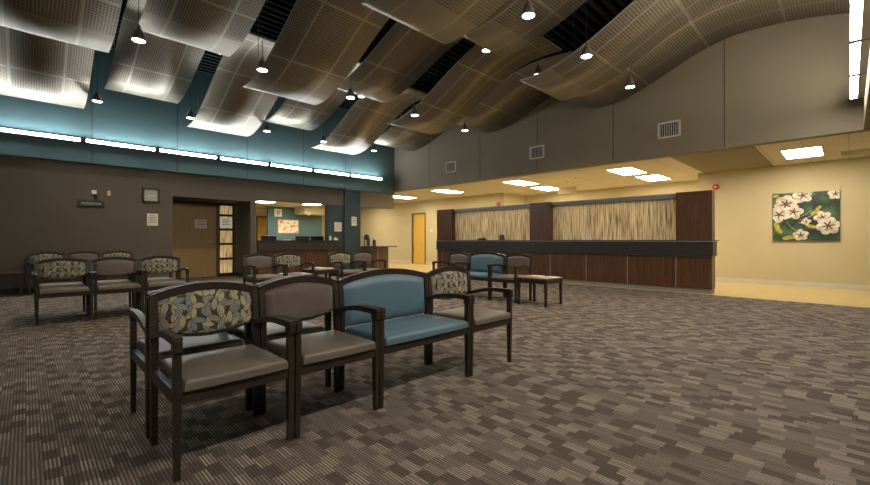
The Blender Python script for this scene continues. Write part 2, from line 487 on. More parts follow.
d = struct(MB().mat('yellow_door').box((PX + .04, 13.48, .01), (PX + .085, 14.30, 2.26)).build('door_2'))
MB().mat('trim').box((PX - .02, 13.42, 0), (PX + .12, 13.48, 2.32)).box((PX - .02, 14.30, 0), (PX + .12, 14.36, 2.32)).box((PX - .02, 13.48, 2.26), (PX + .12, 14.30, 2.32)).build('door_frame', d)
MB().mat('steel').lathe([(.026, 0), (.026, .012), (.01, .014), (.01, .05)], 12, (PX + .04, 13.56, 1.02), 'y').box((PX - .02, 13.55, 1.01), (PX + .04, 13.57, 1.03)).box((PX - .02, 13.55, 1.01), (PX, 13.68, 1.03)).build('door_handle', d)
d = struct(MB().mat('yellow_door').box((7.10, 18.04, .01), (7.95, 18.08, 2.07)).build('door_3'))
MB().mat('trim').box((7.05, 17.98, 0), (7.10, 18.1, 2.12)).box((7.95, 17.98, 0), (8.0, 18.1, 2.12)).box((7.10, 17.98, 2.07), (7.95, 18.1, 2.12)).build('door_frame', d)

# ------------------------------------------------------------------ wave ceiling panels
def wave_panel(x0, x1, ytr, zt, A, L, t0, t1, label, name='ceiling_wave_panel'):
    r = root(name, label, 'ceiling panel', ((x0 + x1) / 2, ytr - L, zt), 0, 'wave ceiling panels')
    hw = (x1 - x0) / 2
    prof = []
    n = 44
    for i in range(n + 1):
        t = t0 + (t1 - t0) * i / n
        prof.append((t * L, A * (1 + math.cos(PI * t)) / 2 if t > 0 else A * (1 - .9 * t * t)))
    bm = bmesh.new(); uvl = bm.loops.layers.uv.new('UVMap')
    th = .022; rows = []; s = 0.
    for i, (yy, zz) in enumerate(prof):
        if i: s += math.hypot(yy - prof[i - 1][0], zz - prof[i - 1][1])
        a = prof[max(0, i - 1)]; b = prof[min(n, i + 1)]
        t = Vector((0, b[0] - a[0], b[1] - a[1])).normalized(); nn = Vector((0, -t.z, t.y))
        rows.append(([bm.verts.new((sx * hw, yy, zz)) for sx in (-1, 1)], [bm.verts.new(Vector((sx * hw, yy, zz)) + nn * th) for sx in (-1, 1)], s))
    send = sum(math.hypot(prof[i][0] - prof[i - 1][0], prof[i][1] - prof[i - 1][1]) for i in range(1, n + 1))
    def face(vs, uvs, mi):
        f = bm.faces.new(vs); f.material_index = mi; f.smooth = mi == 0
        for lp, uv in zip(f.loops, uvs): lp[uvl].uv = (uv[0], send - uv[1])
    W = 2 * hw
    for i in range(n):
        (a, A2, s0), (b, B2, s1) = rows[i], rows[i + 1]
        k = .35 - W / 2
        face((a[0], b[0], b[1], a[1]), ((k, s0), (k, s1), (k + W, s1), (k + W, s0)), 0)
        face((A2[1], B2[1], B2[0], A2[0]), ((k + W, s0), (k + W, s1), (k, s1), (k, s0)), 0)
        face((a[0], A2[0], B2[0], b[0]), ((0, 0),) * 4, 1); face((b[1], B2[1], A2[1], a[1]), ((0, 0),) * 4, 1)
    a, A2, _ = rows[0]; face((a[1], A2[1], A2[0], a[0]), ((0, 0),) * 4, 1)
    a, A2, _ = rows[-1]; face((a[0], A2[0], A2[1], a[1]), ((0, 0),) * 4, 1)
    bmesh.ops.recalc_face_normals(bm, faces=bm.faces[:])
    me = bpy.data.meshes.new('perforated_sheet'); bm.to_mesh(me); bm.free()
    me.materials.append(M['wave']); me.materials.append(M['rim'])
    o = bpy.data.objects.new('perforated_sheet', me); COL.objects.link(o); o.parent = r
    for sx, t in ((-.8, .05), (.8, .05), (-.8, .95), (.8, .95)):
        z = A * (1 + math.cos(PI * t)) / 2
        MB().mat('steel').tube([(sx * hw, t * L, z + th * .8), (sx * hw, t * L, DECK - zt)], .004, 6).build('hanger_wire', r)
    return r
M['rim'] = plain('sheet_rim', (.42, .40, .36), .35, .3, noise=.05)
cols = [('leftmost', -.55, .85, 'low'), ('second', 1.15, 2.45, 'high'), ('third', 2.72, 4.10, 'low'), ('fourth', 4.42, 5.72, 'high'), ('fifth', 5.93, 7.35, 'low'), ('rightmost', 7.65, 9.50, 'high')]
for cn, x0, x1, kind in cols:
    for ytl, yth, rn in ((10.9, 10.6, 'end at the teal wall'), (7.35, 7.25, 'middle row'), (3.75, 4.0, 'row nearest the camera')):
        if cn in ('leftmost', 'second') and rn.startswith('row'): continue
        lab = f'curved perforated bronze ceiling panel, {cn} column from the left, {rn}'
        if kind == 'low': wave_panel(x0, x1, ytl, 3.76, .99, 3.0, -.15, 1.06, lab)
        else:
            near = cn == 'rightmost' and rn.startswith('row')
            wave_panel(x0, x1, yth, 4.17, .78 if near else .66, 2.65, -.52 if near else -.28, 1.06, lab)

# ------------------------------------------------------------------ pendants
def pendant(x, y, z, label, first=[None]):
    """z = lens height; the cord runs up to the deck"""
    if first[0] is None:
        r = root('pendant_light', label, 'pendant lamp', (x, y, z), 0, 'cone pendant lamps')
        MB().mat('cone').lathe([(.082, 0), (.085, .004), (.042, .135), (.028, .15), (.022, .155), (.022, .195), (.010, .205), (.010, .215)], 24).build('cone_shade', r, smooth=True)
        sh = r.children[0]
        MB().mat('L_spot').lathe([(.001, -.012), (.045, -.008), (.070, -.003), (.074, .0), (.001, .0)], 24).build('lens', sh, smooth=True)
        first[0] = r
    else:
        r = dup(first[0], (x, y, z), 0, label)
        for c in list(r.children):
            if c.name.startswith('cord'): bpy.data.objects.remove(c)
    MB().mat('dark_frame').tube([(0, 0, .214), (0, 0, DECK - z)], .004, 6).build('cord', r)
    li = bpy.data.lights.new('pendant_beam', 'SPOT'); li.energy = PEND; li.spot_size = math.radians(125); li.spot_blend = .7; li.shadow_soft_size = .05; li.color = (1., .84, .6)
    lo = bpy.data.objects.new('pendant_beam', li); COL.objects.link(lo); lo.location = (0, 0, -.03); lo.parent = r
    return r
PEND = 38.
ords = ['first', 'second', 'third', 'fourth', 'fifth']
for z, rowname, pts in (
    (3.75, 'the nearest row', [(4.26, 2.70), (5.80, 2.70), (7.50, 2.70)]),
    (4.48, 'the high second row', [(5.88, 4.6), (7.49, 4.52)]),
    (3.70, 'the middle row', [(1.06, 6.6), (2.60, 6.4), (4.26, 6.49), (5.82, 6.45), (7.48, 6.5)]),
    (4.58, 'the high fourth row', [(2.60, 8.3), (5.82, 8.4), (7.49, 8.36)]),
    (3.78, 'the row by the teal wall', [(1.0, 10.35), (2.60, 10.3), (4.26, 10.2), (5.82, 10.2), (7.49, 10.15)])):
    for i, (x, y) in enumerate(pts):
        pendant(x, y, z, f'steel cone pendant lamp, {ords[i]} from the left in {rowname}')

# ------------------------------------------------------------------ strip lights
def strip(x0, x1, wall_y, out, z, lens, label, group, tray=True):
    """fluorescent strip on a wall; out = +1/-1 direction it faces"""
    r = root('strip_light', label, 'strip light', ((x0 + x1) / 2, wall_y, z), 0, group)
    hw = (x1 - x0) / 2
    f = lambda yy: yy * out
    hb = MB().mat('fixture').box((-hw, f(-.002), -.035), (hw, f(.075), .05))
    if tray: hb.box((-hw, f(.075), -.045), (hw, f(.135), -.034))
    hb = hb.build('housing', r)
    for xa, xb in ((-hw, -hw + .04), (hw - .04, hw)): MB().mat('fixture').box((xa, f(.075), -.034), (xb, f(.16), .045)).build('end_cap', hb)
    ol = [(.076, -.03), (.150, -.03), (.156, -.005), (.145, .018), (.12, .028), (.076, .03)]
    MB().mat(lens).prism([(a * out, b) for a, b in ol], (-hw + .04, 0, 0), (0, 1, 0), (0, 0, 1), (2 * hw - .08, 0, 0)).build('diffuser', r)
    return r
for i in range(9):
    x0 = .883 + 1.34 * (i - 3)
    lab = ('fluorescent strip light on the teal wall, past the left edge, %s of two' % ('farther' if i == 0 else 'nearer')) if i < 2 else 'fluorescent strip light on the teal wall, %s from the left' % ['first', 'second', 'third', 'fourth', 'fifth', 'sixth', 'seventh'][i - 2]
    strip(x0 + .01, x0 + 1.33, TY - .08, -1, 3.22, 'L_strip', lab, 'strip lights on the teal wall')
for i in range(8):
    x1 = 9.15 - 1.32 * i
    lab = 'warm strip light at the top right of the room, %s from the far corner' % ['first', 'second', 'third', 'fourth', 'fifth', 'sixth', 'seventh', 'eighth'][i]
    strip(x1 - 1.31, x1 - .01, -.165, 1, 3.30, 'L_near', lab, 'strip lights on the near wall', False)

# ------------------------------------------------------------------ troffers in the low ceiling
def troffer(x, y, label, z=2.86, sx=.6, sy=.31, lens='L_warm', group='ceiling troffers over the reception'):
    r = root('ceiling_light', label, 'ceiling light', (x, y, z), 0, group)
    fr = MB().mat('white')
    for a, b in (((-sx, -sy), (sx, -sy + .02)), ((-sx, sy - .02), (sx, sy)), ((-sx, -sy), (-sx + .02, sy)), ((sx - .02, -sy), (sx, sy))):
        fr.box((a[0], a[1], -.012), (b[0], b[1], 0))
    fr.build('frame', r)
    MB().mat(lens).box((-sx + .02, -sy + .02, -.008), (sx - .02, sy - .02, -.001)).build('diffuser', r)
    return r
for x, y, lab in ((11.27, .67, 'bright ceiling light over the flower picture'), (11.05, 4.05, 'ceiling light over the right half of the counter, nearer of two'),
                  (12.75, 3.95, 'ceiling light behind the right half of the counter, farther of two'), (10.95, 7.2, 'ceiling light over the middle wood column, nearer of two'),
                  (12.75, 7.35, 'ceiling light beside the hanging amber sign, behind the middle column'), (10.95, 10.35, 'ceiling light past the left end of the counter, near the yellow door'),
                  (11.1, 13.1, 'farthest ceiling light of the corridor, beside the teal bulkhead corner'), (11.1, 16.6, 'ceiling light deep in the corridor behind the teal column')):
    troffer(x, y, lab)
troffer(6.1, 14.8, 'small ceiling light inside the clinic window, left one', 2.45, .3, .3, 'L_clinic', group='ceiling lights in the clinic')
troffer(7.8, 14.5, 'small ceiling light inside the clinic window, right one', 2.45, .3, .3, 'L_clinic', group='ceiling lights in the clinic')

# ------------------------------------------------------------------ seating
def make_chair(w, seat_mat, back_mat, wide=False):
    """guest chair facing -y, origin on the floor under the middle of the seat; returns root"""
    r = bpy.data.objects.new('wide_guest_chair' if wide else 'guest_chair', None); COL.objects.link(r); r.empty_display_size = .1
    hw = w / 2; p = .0155
    xl = hw - p - .0025
    for sx in (-1, 1):
        MB().mat('espresso').frustum((sx * xl, -.233, 0), (sx * xl, -.235, .36), (.0120, .014), (p, .019)).frustum((sx * xl, -.235, .36), (sx * xl, -.235, .60), (p, .020), (p, .018)).build('leg', r)
    for sx in (-1, 1):
        MB().mat('espresso').bar([(sx * xl, .226, 0), (sx * xl, .226, .30), (sx * xl, .222, .43), (sx * (hw - .020), .227, .52), (sx * (hw - .020), .235, .62), (sx * (hw - .020), .252, .762)],
                                 [(.014, .018), (p, .022), (p, .022), (.018, .020), (.018, .019), (.018, .016)]).build('leg', r)
    for sx in (-1, 1):
        pts = []; ws = []
        for i in range(11):
            t = i / 10
            yy = .222 - t * (.222 + .262)
            zz = .568 + .056 * math.sin(min(1, t * 1.5) * PI / 2) - .004 * max(0, (t - .7) / .3) ** 2
            pts.append((sx * xl, yy, zz)); ws.append((p + .002 * min(1, t * 3), .013 + .006 * t))
        arm = MB().mat('espresso').bar(pts, ws).build('armrest', r)
        MB().mat('espresso').box((sx * xl - p - .002, -.266, .572), (sx * xl + p + .002, -.206, .628), .004).build('arm_cap', arm)
    # aprons
    a = hw - .036
    MB().mat('espresso').box((-a, -.250, .338), (a, -.222, .396)).box((-a, .205, .338), (a, .233, .396)).box((-hw + .006, -.22, .338), (-hw + .036, .21, .396)).box((hw - .036, -.22, .338), (hw - .006, .21, .396)).box((-a, .18, .39), (a, .215, .40)).build('seat_frame', r)
    MB().mat(seat_mat).pillow(-hw + .042, hw - .042, -.264, .215, .396, .446, .024, .012, .008).build('seat', r, smooth=True)
    # top rail: arched
    rise = .050 if not wide else .064
    top = lambda u: .760 + rise * (1 - u * u)
    before = MB().mat('espresso')
    pts = []
    for i in range(17):
        u = -1 + i / 8
        pts.append((u * (hw - .012), .252 + .004 * (1 - u * u), top(u)))
    before.bar(pts, (.016, .022), axis=(0, 1, 0)).build('back_rail', r, smooth=False)
    # padded back
    bot = (lambda u: .575 - .045 * (1 - u * u)) if not wide else (lambda u: .446)
    nx, nz = 18, 10
    b = MB().mat(back_mat); bm = b.bm
    px = hw - .037
    F, B = [], []
    for j in range(nz + 1):
        v = j / nz
        fr, br = [], []
        for i in range(nx + 1):
            u = -1 + 2 * i / nx
            zz = bot(u) + (top(u * .92) - .020 - bot(u)) * v
            yb = .235 + (.252 - .235) * ((zz - .5) / .27)
            e = (1 - abs(u) ** 6) * (1 - abs(2 * v - 1) ** 6)
            fr.append(bm.verts.new((u * px, yb - .006 - .036 * e ** .5, zz))); br.append(bm.verts.new((u * px, yb + .012, zz)))
        F.append(fr); B.append(br)
    for j in range(nz):
        for i in range(nx):
            bm.faces.new((F[j][i], F[j][i + 1], F[j + 1][i + 1], F[j + 1][i])); bm.faces.new((B[j][i], B[j + 1][i], B[j + 1][i + 1], B[j][i + 1]))
    for i in range(nx):
        bm.faces.new((F[0][i], B[0][i], B[0][i + 1], F[0][i + 1])); bm.faces.new((F[nz][i], F[nz][i + 1], B[nz][i + 1], B[nz][i]))
    for j in range(nz):
        bm.faces.new((F[j][0], F[j + 1][0], B[j + 1][0], B[j][0])); bm.faces.new((F[j][nx], B[j][nx], B[j + 1][nx], F[j + 1][nx]))
    b.build('backrest', r, smooth=True)
    return r
protos = {}
def chair(kind, x, y, rz, label, group):
    w = {'leaf': .563, 'grey': .563, 'blue': .885, 'taupe_wide': .885}[kind]
    mats = {'leaf': ('taupe_vinyl', 'leaf'), 'grey': ('taupe_vinyl', 'mauve_vinyl'), 'blue': ('blue_vinyl', 'blue_vinyl')}[kind]
    if kind not in protos:
        r = make_chair(w, *mats, wide=kind == 'blue'); protos[kind] = r
        r.location = (x, y, 0); r.rotation_euler = (0, 0, rz)
        tag(r, label, 'chair', group)
    else:
        r = dup(protos[kind], (x, y, 0), rz, label, group)
    return r
FY = 2.345
G1 = 'back-to-back chairs in the foreground rows'
chair('leaf', .742, FY, 0, 'leaf-print backed guest chair nearest the camera, at the left end of its row', G1)
chair('grey', 1.308, FY, 0, 'mauve-taupe guest chair between the nearest leaf-print chair and the wide blue seat', G1)
chair('blue', 2.034, FY, 0, 'wide blue vinyl seat in the foreground row, beside the mauve-taupe chair', G1)
chair('leaf', 2.760, FY, 0, 'leaf-print chair at the right end of the foreground row, beside the wide blue seat', G1)
chair('grey', .742, FY + .57, PI, 'taupe chair facing away behind the nearest leaf-print chair, its arm showing at the left', G1)
chair('grey', 1.308, FY + .57, PI, 'taupe chair facing away, directly behind the foreground mauve-taupe chair', G1)
G2 = 'chairs in the left group before the taupe wall'
LY = 7.40
chair('leaf', .37, LY, 0, 'leaf-print chair at the left end of the free-standing row on the left', G2)
chair('grey', .936, LY, 0, 'dark taupe chair in the middle of the free-standing left row', G2)
chair('leaf', 1.502, LY, 0, 'leaf-print chair at the right end of the left row, nearest the maple door', G2)
chair('grey', .37, LY + .57, PI, 'chair facing the wall behind the left-end leaf-print chair of the left row', G2)
chair('grey', .936, LY + .57, PI, 'chair facing the wall behind the dark taupe chair of the left row', G2)
chair('grey', 1.502, LY + .57, PI, 'chair facing the wall behind the leaf-print chair nearest the maple door', G2)
G3 = 'chairs along the left wall'
chair('leaf', .32, 11.48, 0, 'leaf-print chair against the taupe wall, beside the low side table', G3)
chair('grey', .90, 11.48, 0, 'dark taupe chair against the wall, between two leaf-print chairs', G3)
chair('leaf', 1.48, 11.48, 0, 'leaf-print chair against the wall below the framed clock and paper notice', G3)
G4 = 'chairs in the row before the clinic desk'
chair('grey', 3.04, LY, 0, 'dark taupe chair at the left end of the row before the clinic desk', G4)
chair('leaf', 3.608, LY, 0, 'leaf-print chair left of the magazine table, before the clinic desk', G4)
chair('leaf', 4.76, LY, 0, 'leaf-print chair right of the magazine table, before the clinic desk', G4)
chair('grey', 5.328, LY, 0, 'dark taupe chair at the right end of the row before the clinic desk', G4)
G5 = 'chairs in the row before the wood counter'
CX = 6.14
chair('grey', CX, 4.256, -PI / 2, 'taupe chair beside the magazine table before the wood counter', G5)
chair('blue', CX, 4.984, -PI / 2, 'wide blue seat between two taupe chairs, before the wood counter', G5)
chair('grey', CX, 5.712, -PI / 2, 'taupe chair at the far left end of the row before the wood counter', G5)

def side_table(x, y, w, dpt, hgt, label, group=None):
    r = root('side_table', label, 'table', (x, y, 0), 0, 'dark wood side tables')
    MB().mat('espresso_top').box((-w / 2, -dpt / 2, hgt - .03), (w / 2, dpt / 2, hgt), .004).build('tabletop', r)
    MB().mat('espresso').box((-w / 2 + .03, -dpt / 2 + .02, hgt - .085), (w / 2 - .03, -dpt / 2 + .04, hgt - .03)).box((-w / 2 + .03, dpt / 2 - .04, hgt - .085), (w / 2 - .03, dpt / 2 - .02, hgt - .03)) \
        .box((-w / 2 + .02, -dpt / 2 + .03, hgt - .085), (-w / 2 + .04, dpt / 2 - .03, hgt - .03)).box((w / 2 - .04, -dpt / 2 + .03, hgt - .085), (w / 2 - .02, dpt / 2 - .03, hgt - .03)).build('apron', r)
    for sx in (-1, 1):
        for sy in (-1, 1):
            MB().mat('espresso').frustum((sx * (w / 2 - .028), sy * (dpt / 2 - .028), 0), (sx * (w / 2 - .028), sy * (dpt / 2 - .028), hgt - .03), (.016, .016), (.021, .021)).build('leg', r)
    return r
side_table(6.12, 3.66, .54, .56, .45, 'dark wood side table spread with magazines, before the wood counter')
side_table(4.18, 7.42, .54, .52, .50, 'dark side table with white papers, between the leaf-print chairs before the clinic desk')
side_table(-.36, 11.42, .66, .56, .46, 'low dark side table against the taupe wall at the left edge')

def magazine(x, y, z, rz, w, l, t, mat, label, group):
    o = MB().mat('paper').box((-w / 2, -l / 2, .0015), (w / 2 - .003, l / 2 - .002, t - .0015)).mat(mat).box((-w / 2, -l / 2, t - .0015), (w / 2, l / 2, t)).box((-w / 2, -l / 2, 0), (w / 2, l / 2, .0015)).box((-w / 2 - .001, -l / 2, 0), (-w / 2 + .001, l / 2, t)) \
        .mat('ink').box((-w / 2 + .02, l / 2 - .06, t), (w / 2 - .02, l / 2 - .03, t + .0004)).build('magazine', loc=(x, y, z))
    o.rotation_euler = (0, 0, rz)
    return tag(o, label, 'magazine', group)
g = 'magazines on the table before the counter'
magazine(5.99, 3.54, .45, .15, .20, .27, .008, 'gold_mag', 'tan magazine lying at the near left of the counter-side table', g)
magazine(6.24, 3.52, .45, -.2, .20, .27, .008, 'paper', 'white magazine at the right front of the counter-side table', g)
magazine(6.00, 3.82, .45, 1.2, .20, .26, .012, 'ink_red', 'rust coloured magazine at the back left of the counter-side table', g)
magazine(6.25, 3.82, .45, .1, .20, .26, .010, 'paper', 'white magazine at the back right of the counter-side table', g)
g = 'papers on the table before the clinic desk'
magazine(4.08, 7.36, .50, .2, .21, .28, .035, 'paper', 'thick white booklet on the table before the clinic desk, left of the flat one', g)
magazine(4.32, 7.42, .50, -.3, .20, .27, .012, 'paper', 'flat white magazine on the table before the clinic desk, right of the booklet', g)

# ------------------------------------------------------------------ wood reception counter on the right
r = root('reception_counter', 'long dark wood reception counter with reed screens along the right side', 'reception counter', (RX, 1.9, 0))
Y0, Y1 = 0.0, 7.63      # local: from the right end to the left end
T = .30                 # depth of the counter front
MB().mat('kick').box((.035, Y0 + .02, 0), (T, Y1, .10)).build('plinth', r)
seams = [Y0, .64, 1.61, 2.57, 3.53, 4.50, 5.46, 6.43, 7.40, Y1]
for a, b in zip(seams[:-1], seams[1:]):
    MB().mat('mahogany').box((.012, a + .005, .10), (T, b - .005, .745)).build('front_panel', r)
mb = MB().mat('satin')
for sy in seams[1:-1]: mb.box((.008, sy - .005, .10), (.05, sy + .005, .745))
mb.box((.006, Y0 - .004, .745), (T, Y1, .757)); mb.box((-.034, Y0 - .024, 1.046), (T, Y1, 1.056))
mb.build('metal_trim', r)
MB().mat('charcoal').box((-.03, Y0 - .02, .757), (T + .02, Y1, 1.046), .003).build('counter_band', r)
MB().mat('charcoal').box((-.03, Y0 - .02, 1.056), (T + .25, Y1, 1.076), .003).build('counter_top', r)
for a, b in ((0.0, .64), (3.53, 4.13), (6.97, 7.63)):
    MB().mat('mahogany').box((.0, a, 1.076), (.24, b, 2.06)).build('wood_column', r)
for a, b in ((.64, 3.53), (4.13, 6.97)):
    MB().mat('reed').box((.16, a, 1.076), (.175, b, 1.955)).build('reed_screen', r)
    MB().mat('slate').box((.10, a, 1.955), (.235, b, 2.055), .002).build('screen_header', r)
# things standing on the counter
def desk_box(name, mat, a, b, label, cat, extra=None):
    o = MB().mat(mat).box(a, b, .006)
    if extra: o.mat(extra[0]).box(extra[1], extra[2])
    return o
ph = root('desk_phone', 'dark desk phone with a white sheet, on the counter before the left reed screen', 'phone', (9.64, 7.72, 1.0765))
MB().mat('screen').prism([(-.08, 0), (.06, 0), (.06, .07), (-.08, .025)], (0, -.10, 0), (1, 0, 0), (0, 0, 1), (0, .20, 0)).build('phone_base', ph)
MB().mat('white').bar([(.0, .13, .06), (.0, .15, .085), (.0, .25, .085), (.0, .27, .06)], (.022, .014), axis=(1, 0, 0)).build('handset', ph)
ch = root('card_holder', 'small dark card holder on the counter, right of the desk phone', 'card holder', (9.64, 6.99, 1.0765))
MB().mat('charcoal').prism([(-.03, 0), (.04, 0), (.02, .14), (.0, .14)], (0, -.07, 0), (1, 0, 0), (0, 0, 1), (0, .14, 0)).build('holder', ch)
MB().mat('ink').box((-.004, -.06, .02), (.012, .06, .155)).build('cards', ch)
ts = root('tissue_box', 'white tissue box on the counter before the right reed screen', 'tissue box', (9.64, 4.43, 1.0765))
MB().mat('white').box((-.06, -.11, 0), (.06, .11, .05), .004).build('carton', ts)
MB().mat('paper').prism([(-.06, 0), (.06, 0), (.045, .03), (.01, .055), (-.02, .035), (-.05, .045)], (-.01, 0, .05), (0, 1, 0), (0, 0, 1), (.02, 0, 0)).build('tissue', ts)

# ------------------------------------------------------------------ clinic desk in the left opening
r = root('clinic_desk', 'dark clinic desk in the opening of the taupe wall, with wood front panels', 'desk', (4.63, TY, 0))
MB().mat('charcoal').prism([(0, .77), (2.72, .77), (2.56, 1.07), (0, 1.07)], (0, -.12, 0), (1, 0, 0), (0, 0, 1), (0, .10, 0)).box((0,-.15,1.055),(2.56,-.0,1.07)).build('transaction_screen', r)
for a, b in ((.0, .72), (.73, 1.45), (1.46, 2.18), (2.19, 2.60)):
    MB().mat('mahogany').box((a, -.06, .1), (b - .006, -.02, .77)).build('front_panel', r)
MB().mat('base_black').box((0, -.05, 0), (2.6, -.02, .1)).build('plinth', r)
r = root('clinic_worktop', 'brown worktop behind the dark clinic desk screen, holding the monitors', 'worktop', (4.63, TY, 0))
MB().mat('espresso_top').box((.0, .22, .70), (2.24, .85, .735), .004).build('worktop', r)
MB().mat('mahogany').box((.02, .80, 0), (2.2, .84, .70)).build('back_panel', r)
r = root('desk_return', 'wood desk wing right of the teal column, with an overhanging top', 'desk', (8.12, TY, 0))
MB().mat('espresso_top').box((.0, -.30, .83), (1.40, .18, .865), .004).build('worktop', r)
MB().mat('mahogany').box((.01, -.16, .06), (1.10, .12, .83)).build('front_panel', r)
MB().mat('base_black').box((.02, -.14, 0), (1.08, .10, .06)).build('plinth', r)
MB().mat('steel').box((.62, -.166, .06), (.63, -.158, .83)).build('metal_trim', r)
def monitor(x, label):
    r = root('monitor', label, 'monitor', (x, TY + .50, .735), 0, 'monitors on the clinic desk')
    sc = MB().mat('screen').box((-.23, -.02, .16), (.23, .015, .475), .006).build('screen', r)
    MB().mat('white').box((-.225, -.018, .473), (.225, .013, .487)).build('top_edge', sc)
    MB().mat('screen').box((-.03, .01, .0), (.03, .04, .2)).box((-.11, -.08, 0), (.11, .10, .012)).build('stand', r)
monitor(5.19, 'black monitor at the left end of the clinic desk'); monitor(6.27, 'black monitor in the middle of the clinic desk, below the orange picture'); monitor(6.72 + .06, 'black monitor right of the middle one on the clinic desk')
o = MB().mat('paper').box((-.12, -.09, 0), (.12, .09, .36)).mat('ink').box((-.09, -.091, .2), (.09, -.09, .23)).build('paper_stack', loc=(5.72, TY + .5, .735)); tag(o, 'pale stack of papers between the monitors on the clinic desk', 'papers')
c = root('tissue_box', 'white tissue box at the right end of the clinic desk', 'tissue box', (7.12, TY - .07, 1.07))
MB().mat('white').box((-.07, -.045, 0), (.07, .045, .06), .004).build('carton', c)
MB().mat('paper').prism([(-.04, 0), (.04, 0), (.03, .03), (.0, .045), (-.03, .03)], (0, -.005, .06), (1, 0, 0), (0, 0, 1), (0, .01, 0)).build('tissue', c)
o = MB().mat('white').lathe([(.035, 0), (.036, .10), (.018, .125), (.018, .15)], 14).build('lotion_bottle', loc=(6.93, TY - .07, 1.07), smooth=True); tag(o, 'white pump bottle left of the tissue box on the clinic desk', 'bottle')
# on the wing
dv = root('desk_lamp', 'dark bent object like a lamp on the wing beside the teal column', 'lamp', (8.25, TY - .1, .865))
MB().mat('screen').lathe([(.08, 0), (.08, .02), (.014, .03)], 16).build('base', dv)
MB().mat('screen').tube([(0, 0, .02), (-.02, 0, .2), (.04, 0, .34)], .02).build('arm', dv)
MB().mat('charcoal').lathe([(.03, .44), (.09, .40), (.10, .28), (.06, .24)], 16, (.07, 0, -.02)).build('lamp_head', dv, smooth=True)
bx = root('file_holder', 'brown file holder on the wing, right of the dark lamp', 'file holder', (8.55, TY - .05, .865))
MB().mat('trim').box((-.13, -.09, 0), (.13, .09, .02)).box((-.13, -.09, .02), (-.115, .09, .30)).box((.115, -.09, .02), (.13, .09, .22)).box((-.13, .075, .02), (.13, .09, .30)).build('tray', bx)
MB().mat('paper').box((-.10, -.08, .02), (.0, .07, .30)).build('files', bx)
o = MB().mat('paper').box((-.15, -.11, 0), (.15, .11, .05)).mat('ink').box((-.10, -.08, .05), (.10, .0, .0505)).build('paper_stack', loc=(9.0, TY - .02, .865)); tag(o, 'low pile of white papers at the open end of the wing', 'papers')

# ------------------------------------------------------------------ things on the walls
def notice(x0, x1, z0, z1, y, label, lines=4, name='paper_notice', inkmat='ink', sheet='paper'):
    w, h = x1 - x0, z1 - z0
    b = MB().mat(sheet).box((-w / 2, -.004, 0), (w / 2, .001, h)).mat(inkmat)
    for i in range(lines):
        zz = h * (.82 - .7 * i / lines); L = w * (.36 if i % 2 else .30)
        b.box((-L, -.005, zz - h * .035), (L, -.004, zz + h * .02))
    return tag(b.build(name, loc=((x0 + x1) / 2, y, z0)), label, 'notice')
notice(2.06, 2.28, 1.42, 1.71, TY, 'white paper notice on the taupe wall below the framed clock')
notice(3.42, 3.73, 1.41, 1.67, 13.12, 'pale paper sign taped to the maple door', 2)
notice(4.09, 4.42, 1.46, 1.74, 13.14, 'white poster with dark lines behind the second door sidelight pane', 4, sheet='glow_paper')
notice(7.13, 7.40, 1.36, 1.66, TY, 'white paper notice on the teal panel left of the teal column', 3, inkmat='ink_red')
notice(7.74, 7.94, 1.56, 1.86, TY - .06, 'white paper notice on the front of the teal column', 3)
c = root('framed_clock', 'square black-framed clock on the taupe wall left of the maple door', 'clock', (2.135, TY, 2.145))
mb = MB().mat('dark_frame')
for a, b in (((-.17, -.17), (.17, -.135)), ((-.17, .135), (.17, .17)), ((-.17, -.17), (-.135, .17)), ((.135, -.17), (.17, .17))): mb.box((a[0], -.035, a[1]), (b[0], 0, b[1]))
mb.build('frame', c)
MB().mat('frost').box((-.135, -.02, -.135), (.135, -.001, .135)).build('face', c)
mb = MB().mat('paper').prism([(0, -.008), (.09, -.006), (.09, .006), (0, .008)], (0, -.024, 0), (1, 0, 0), (0, 0, 1), (0, .003, 0)).prism([(0, -.006), (.10, -.004), (.10, .004), (0, .006)], (0, -.028, 0), (-.97, 0, -.22), (.22, 0, -.97), (0, .003, 0)); mb.build('hands', c)
s = root('wall_sign', 'dark horizontal plaque with a pale strip on the taupe wall, under a white sensor', 'sign', (1.03, TY, 1.885))
MB().mat('dark_frame').box((-.23, -.03, -.072), (.23, 0, .072), .004).build('plaque', s)
MB().mat('slate').box((-.17, -.033, -.03), (.17, -.029, .02)).build('pale_strip', s)
s = root('emergency_light', 'small white sensor light on the taupe wall above the dark plaque', 'sensor', (1.08, TY, 2.13))
MB().mat('white').box((-.045, -.03, -.04), (.045, 0, .05), .006).build('housing', s)
MB().mat('dark_frame').lathe([(.03, 0), (.035, .05), (.02, .07)], 14, (.03, -.03, -.07), 'y').build('lamp_head', s)
s = root('wall_sensor', 'small white box on the taupe wall, right of the sensor light', 'sensor', (1.34, TY, 2.13))
MB().mat('white').box((-.03, -.025, -.055), (.03, 0, .055), .006).build('cover', s)
MB().mat('frost').box((-.012, -.028, -.03), (.012, -.024, .03)).build('window', s)

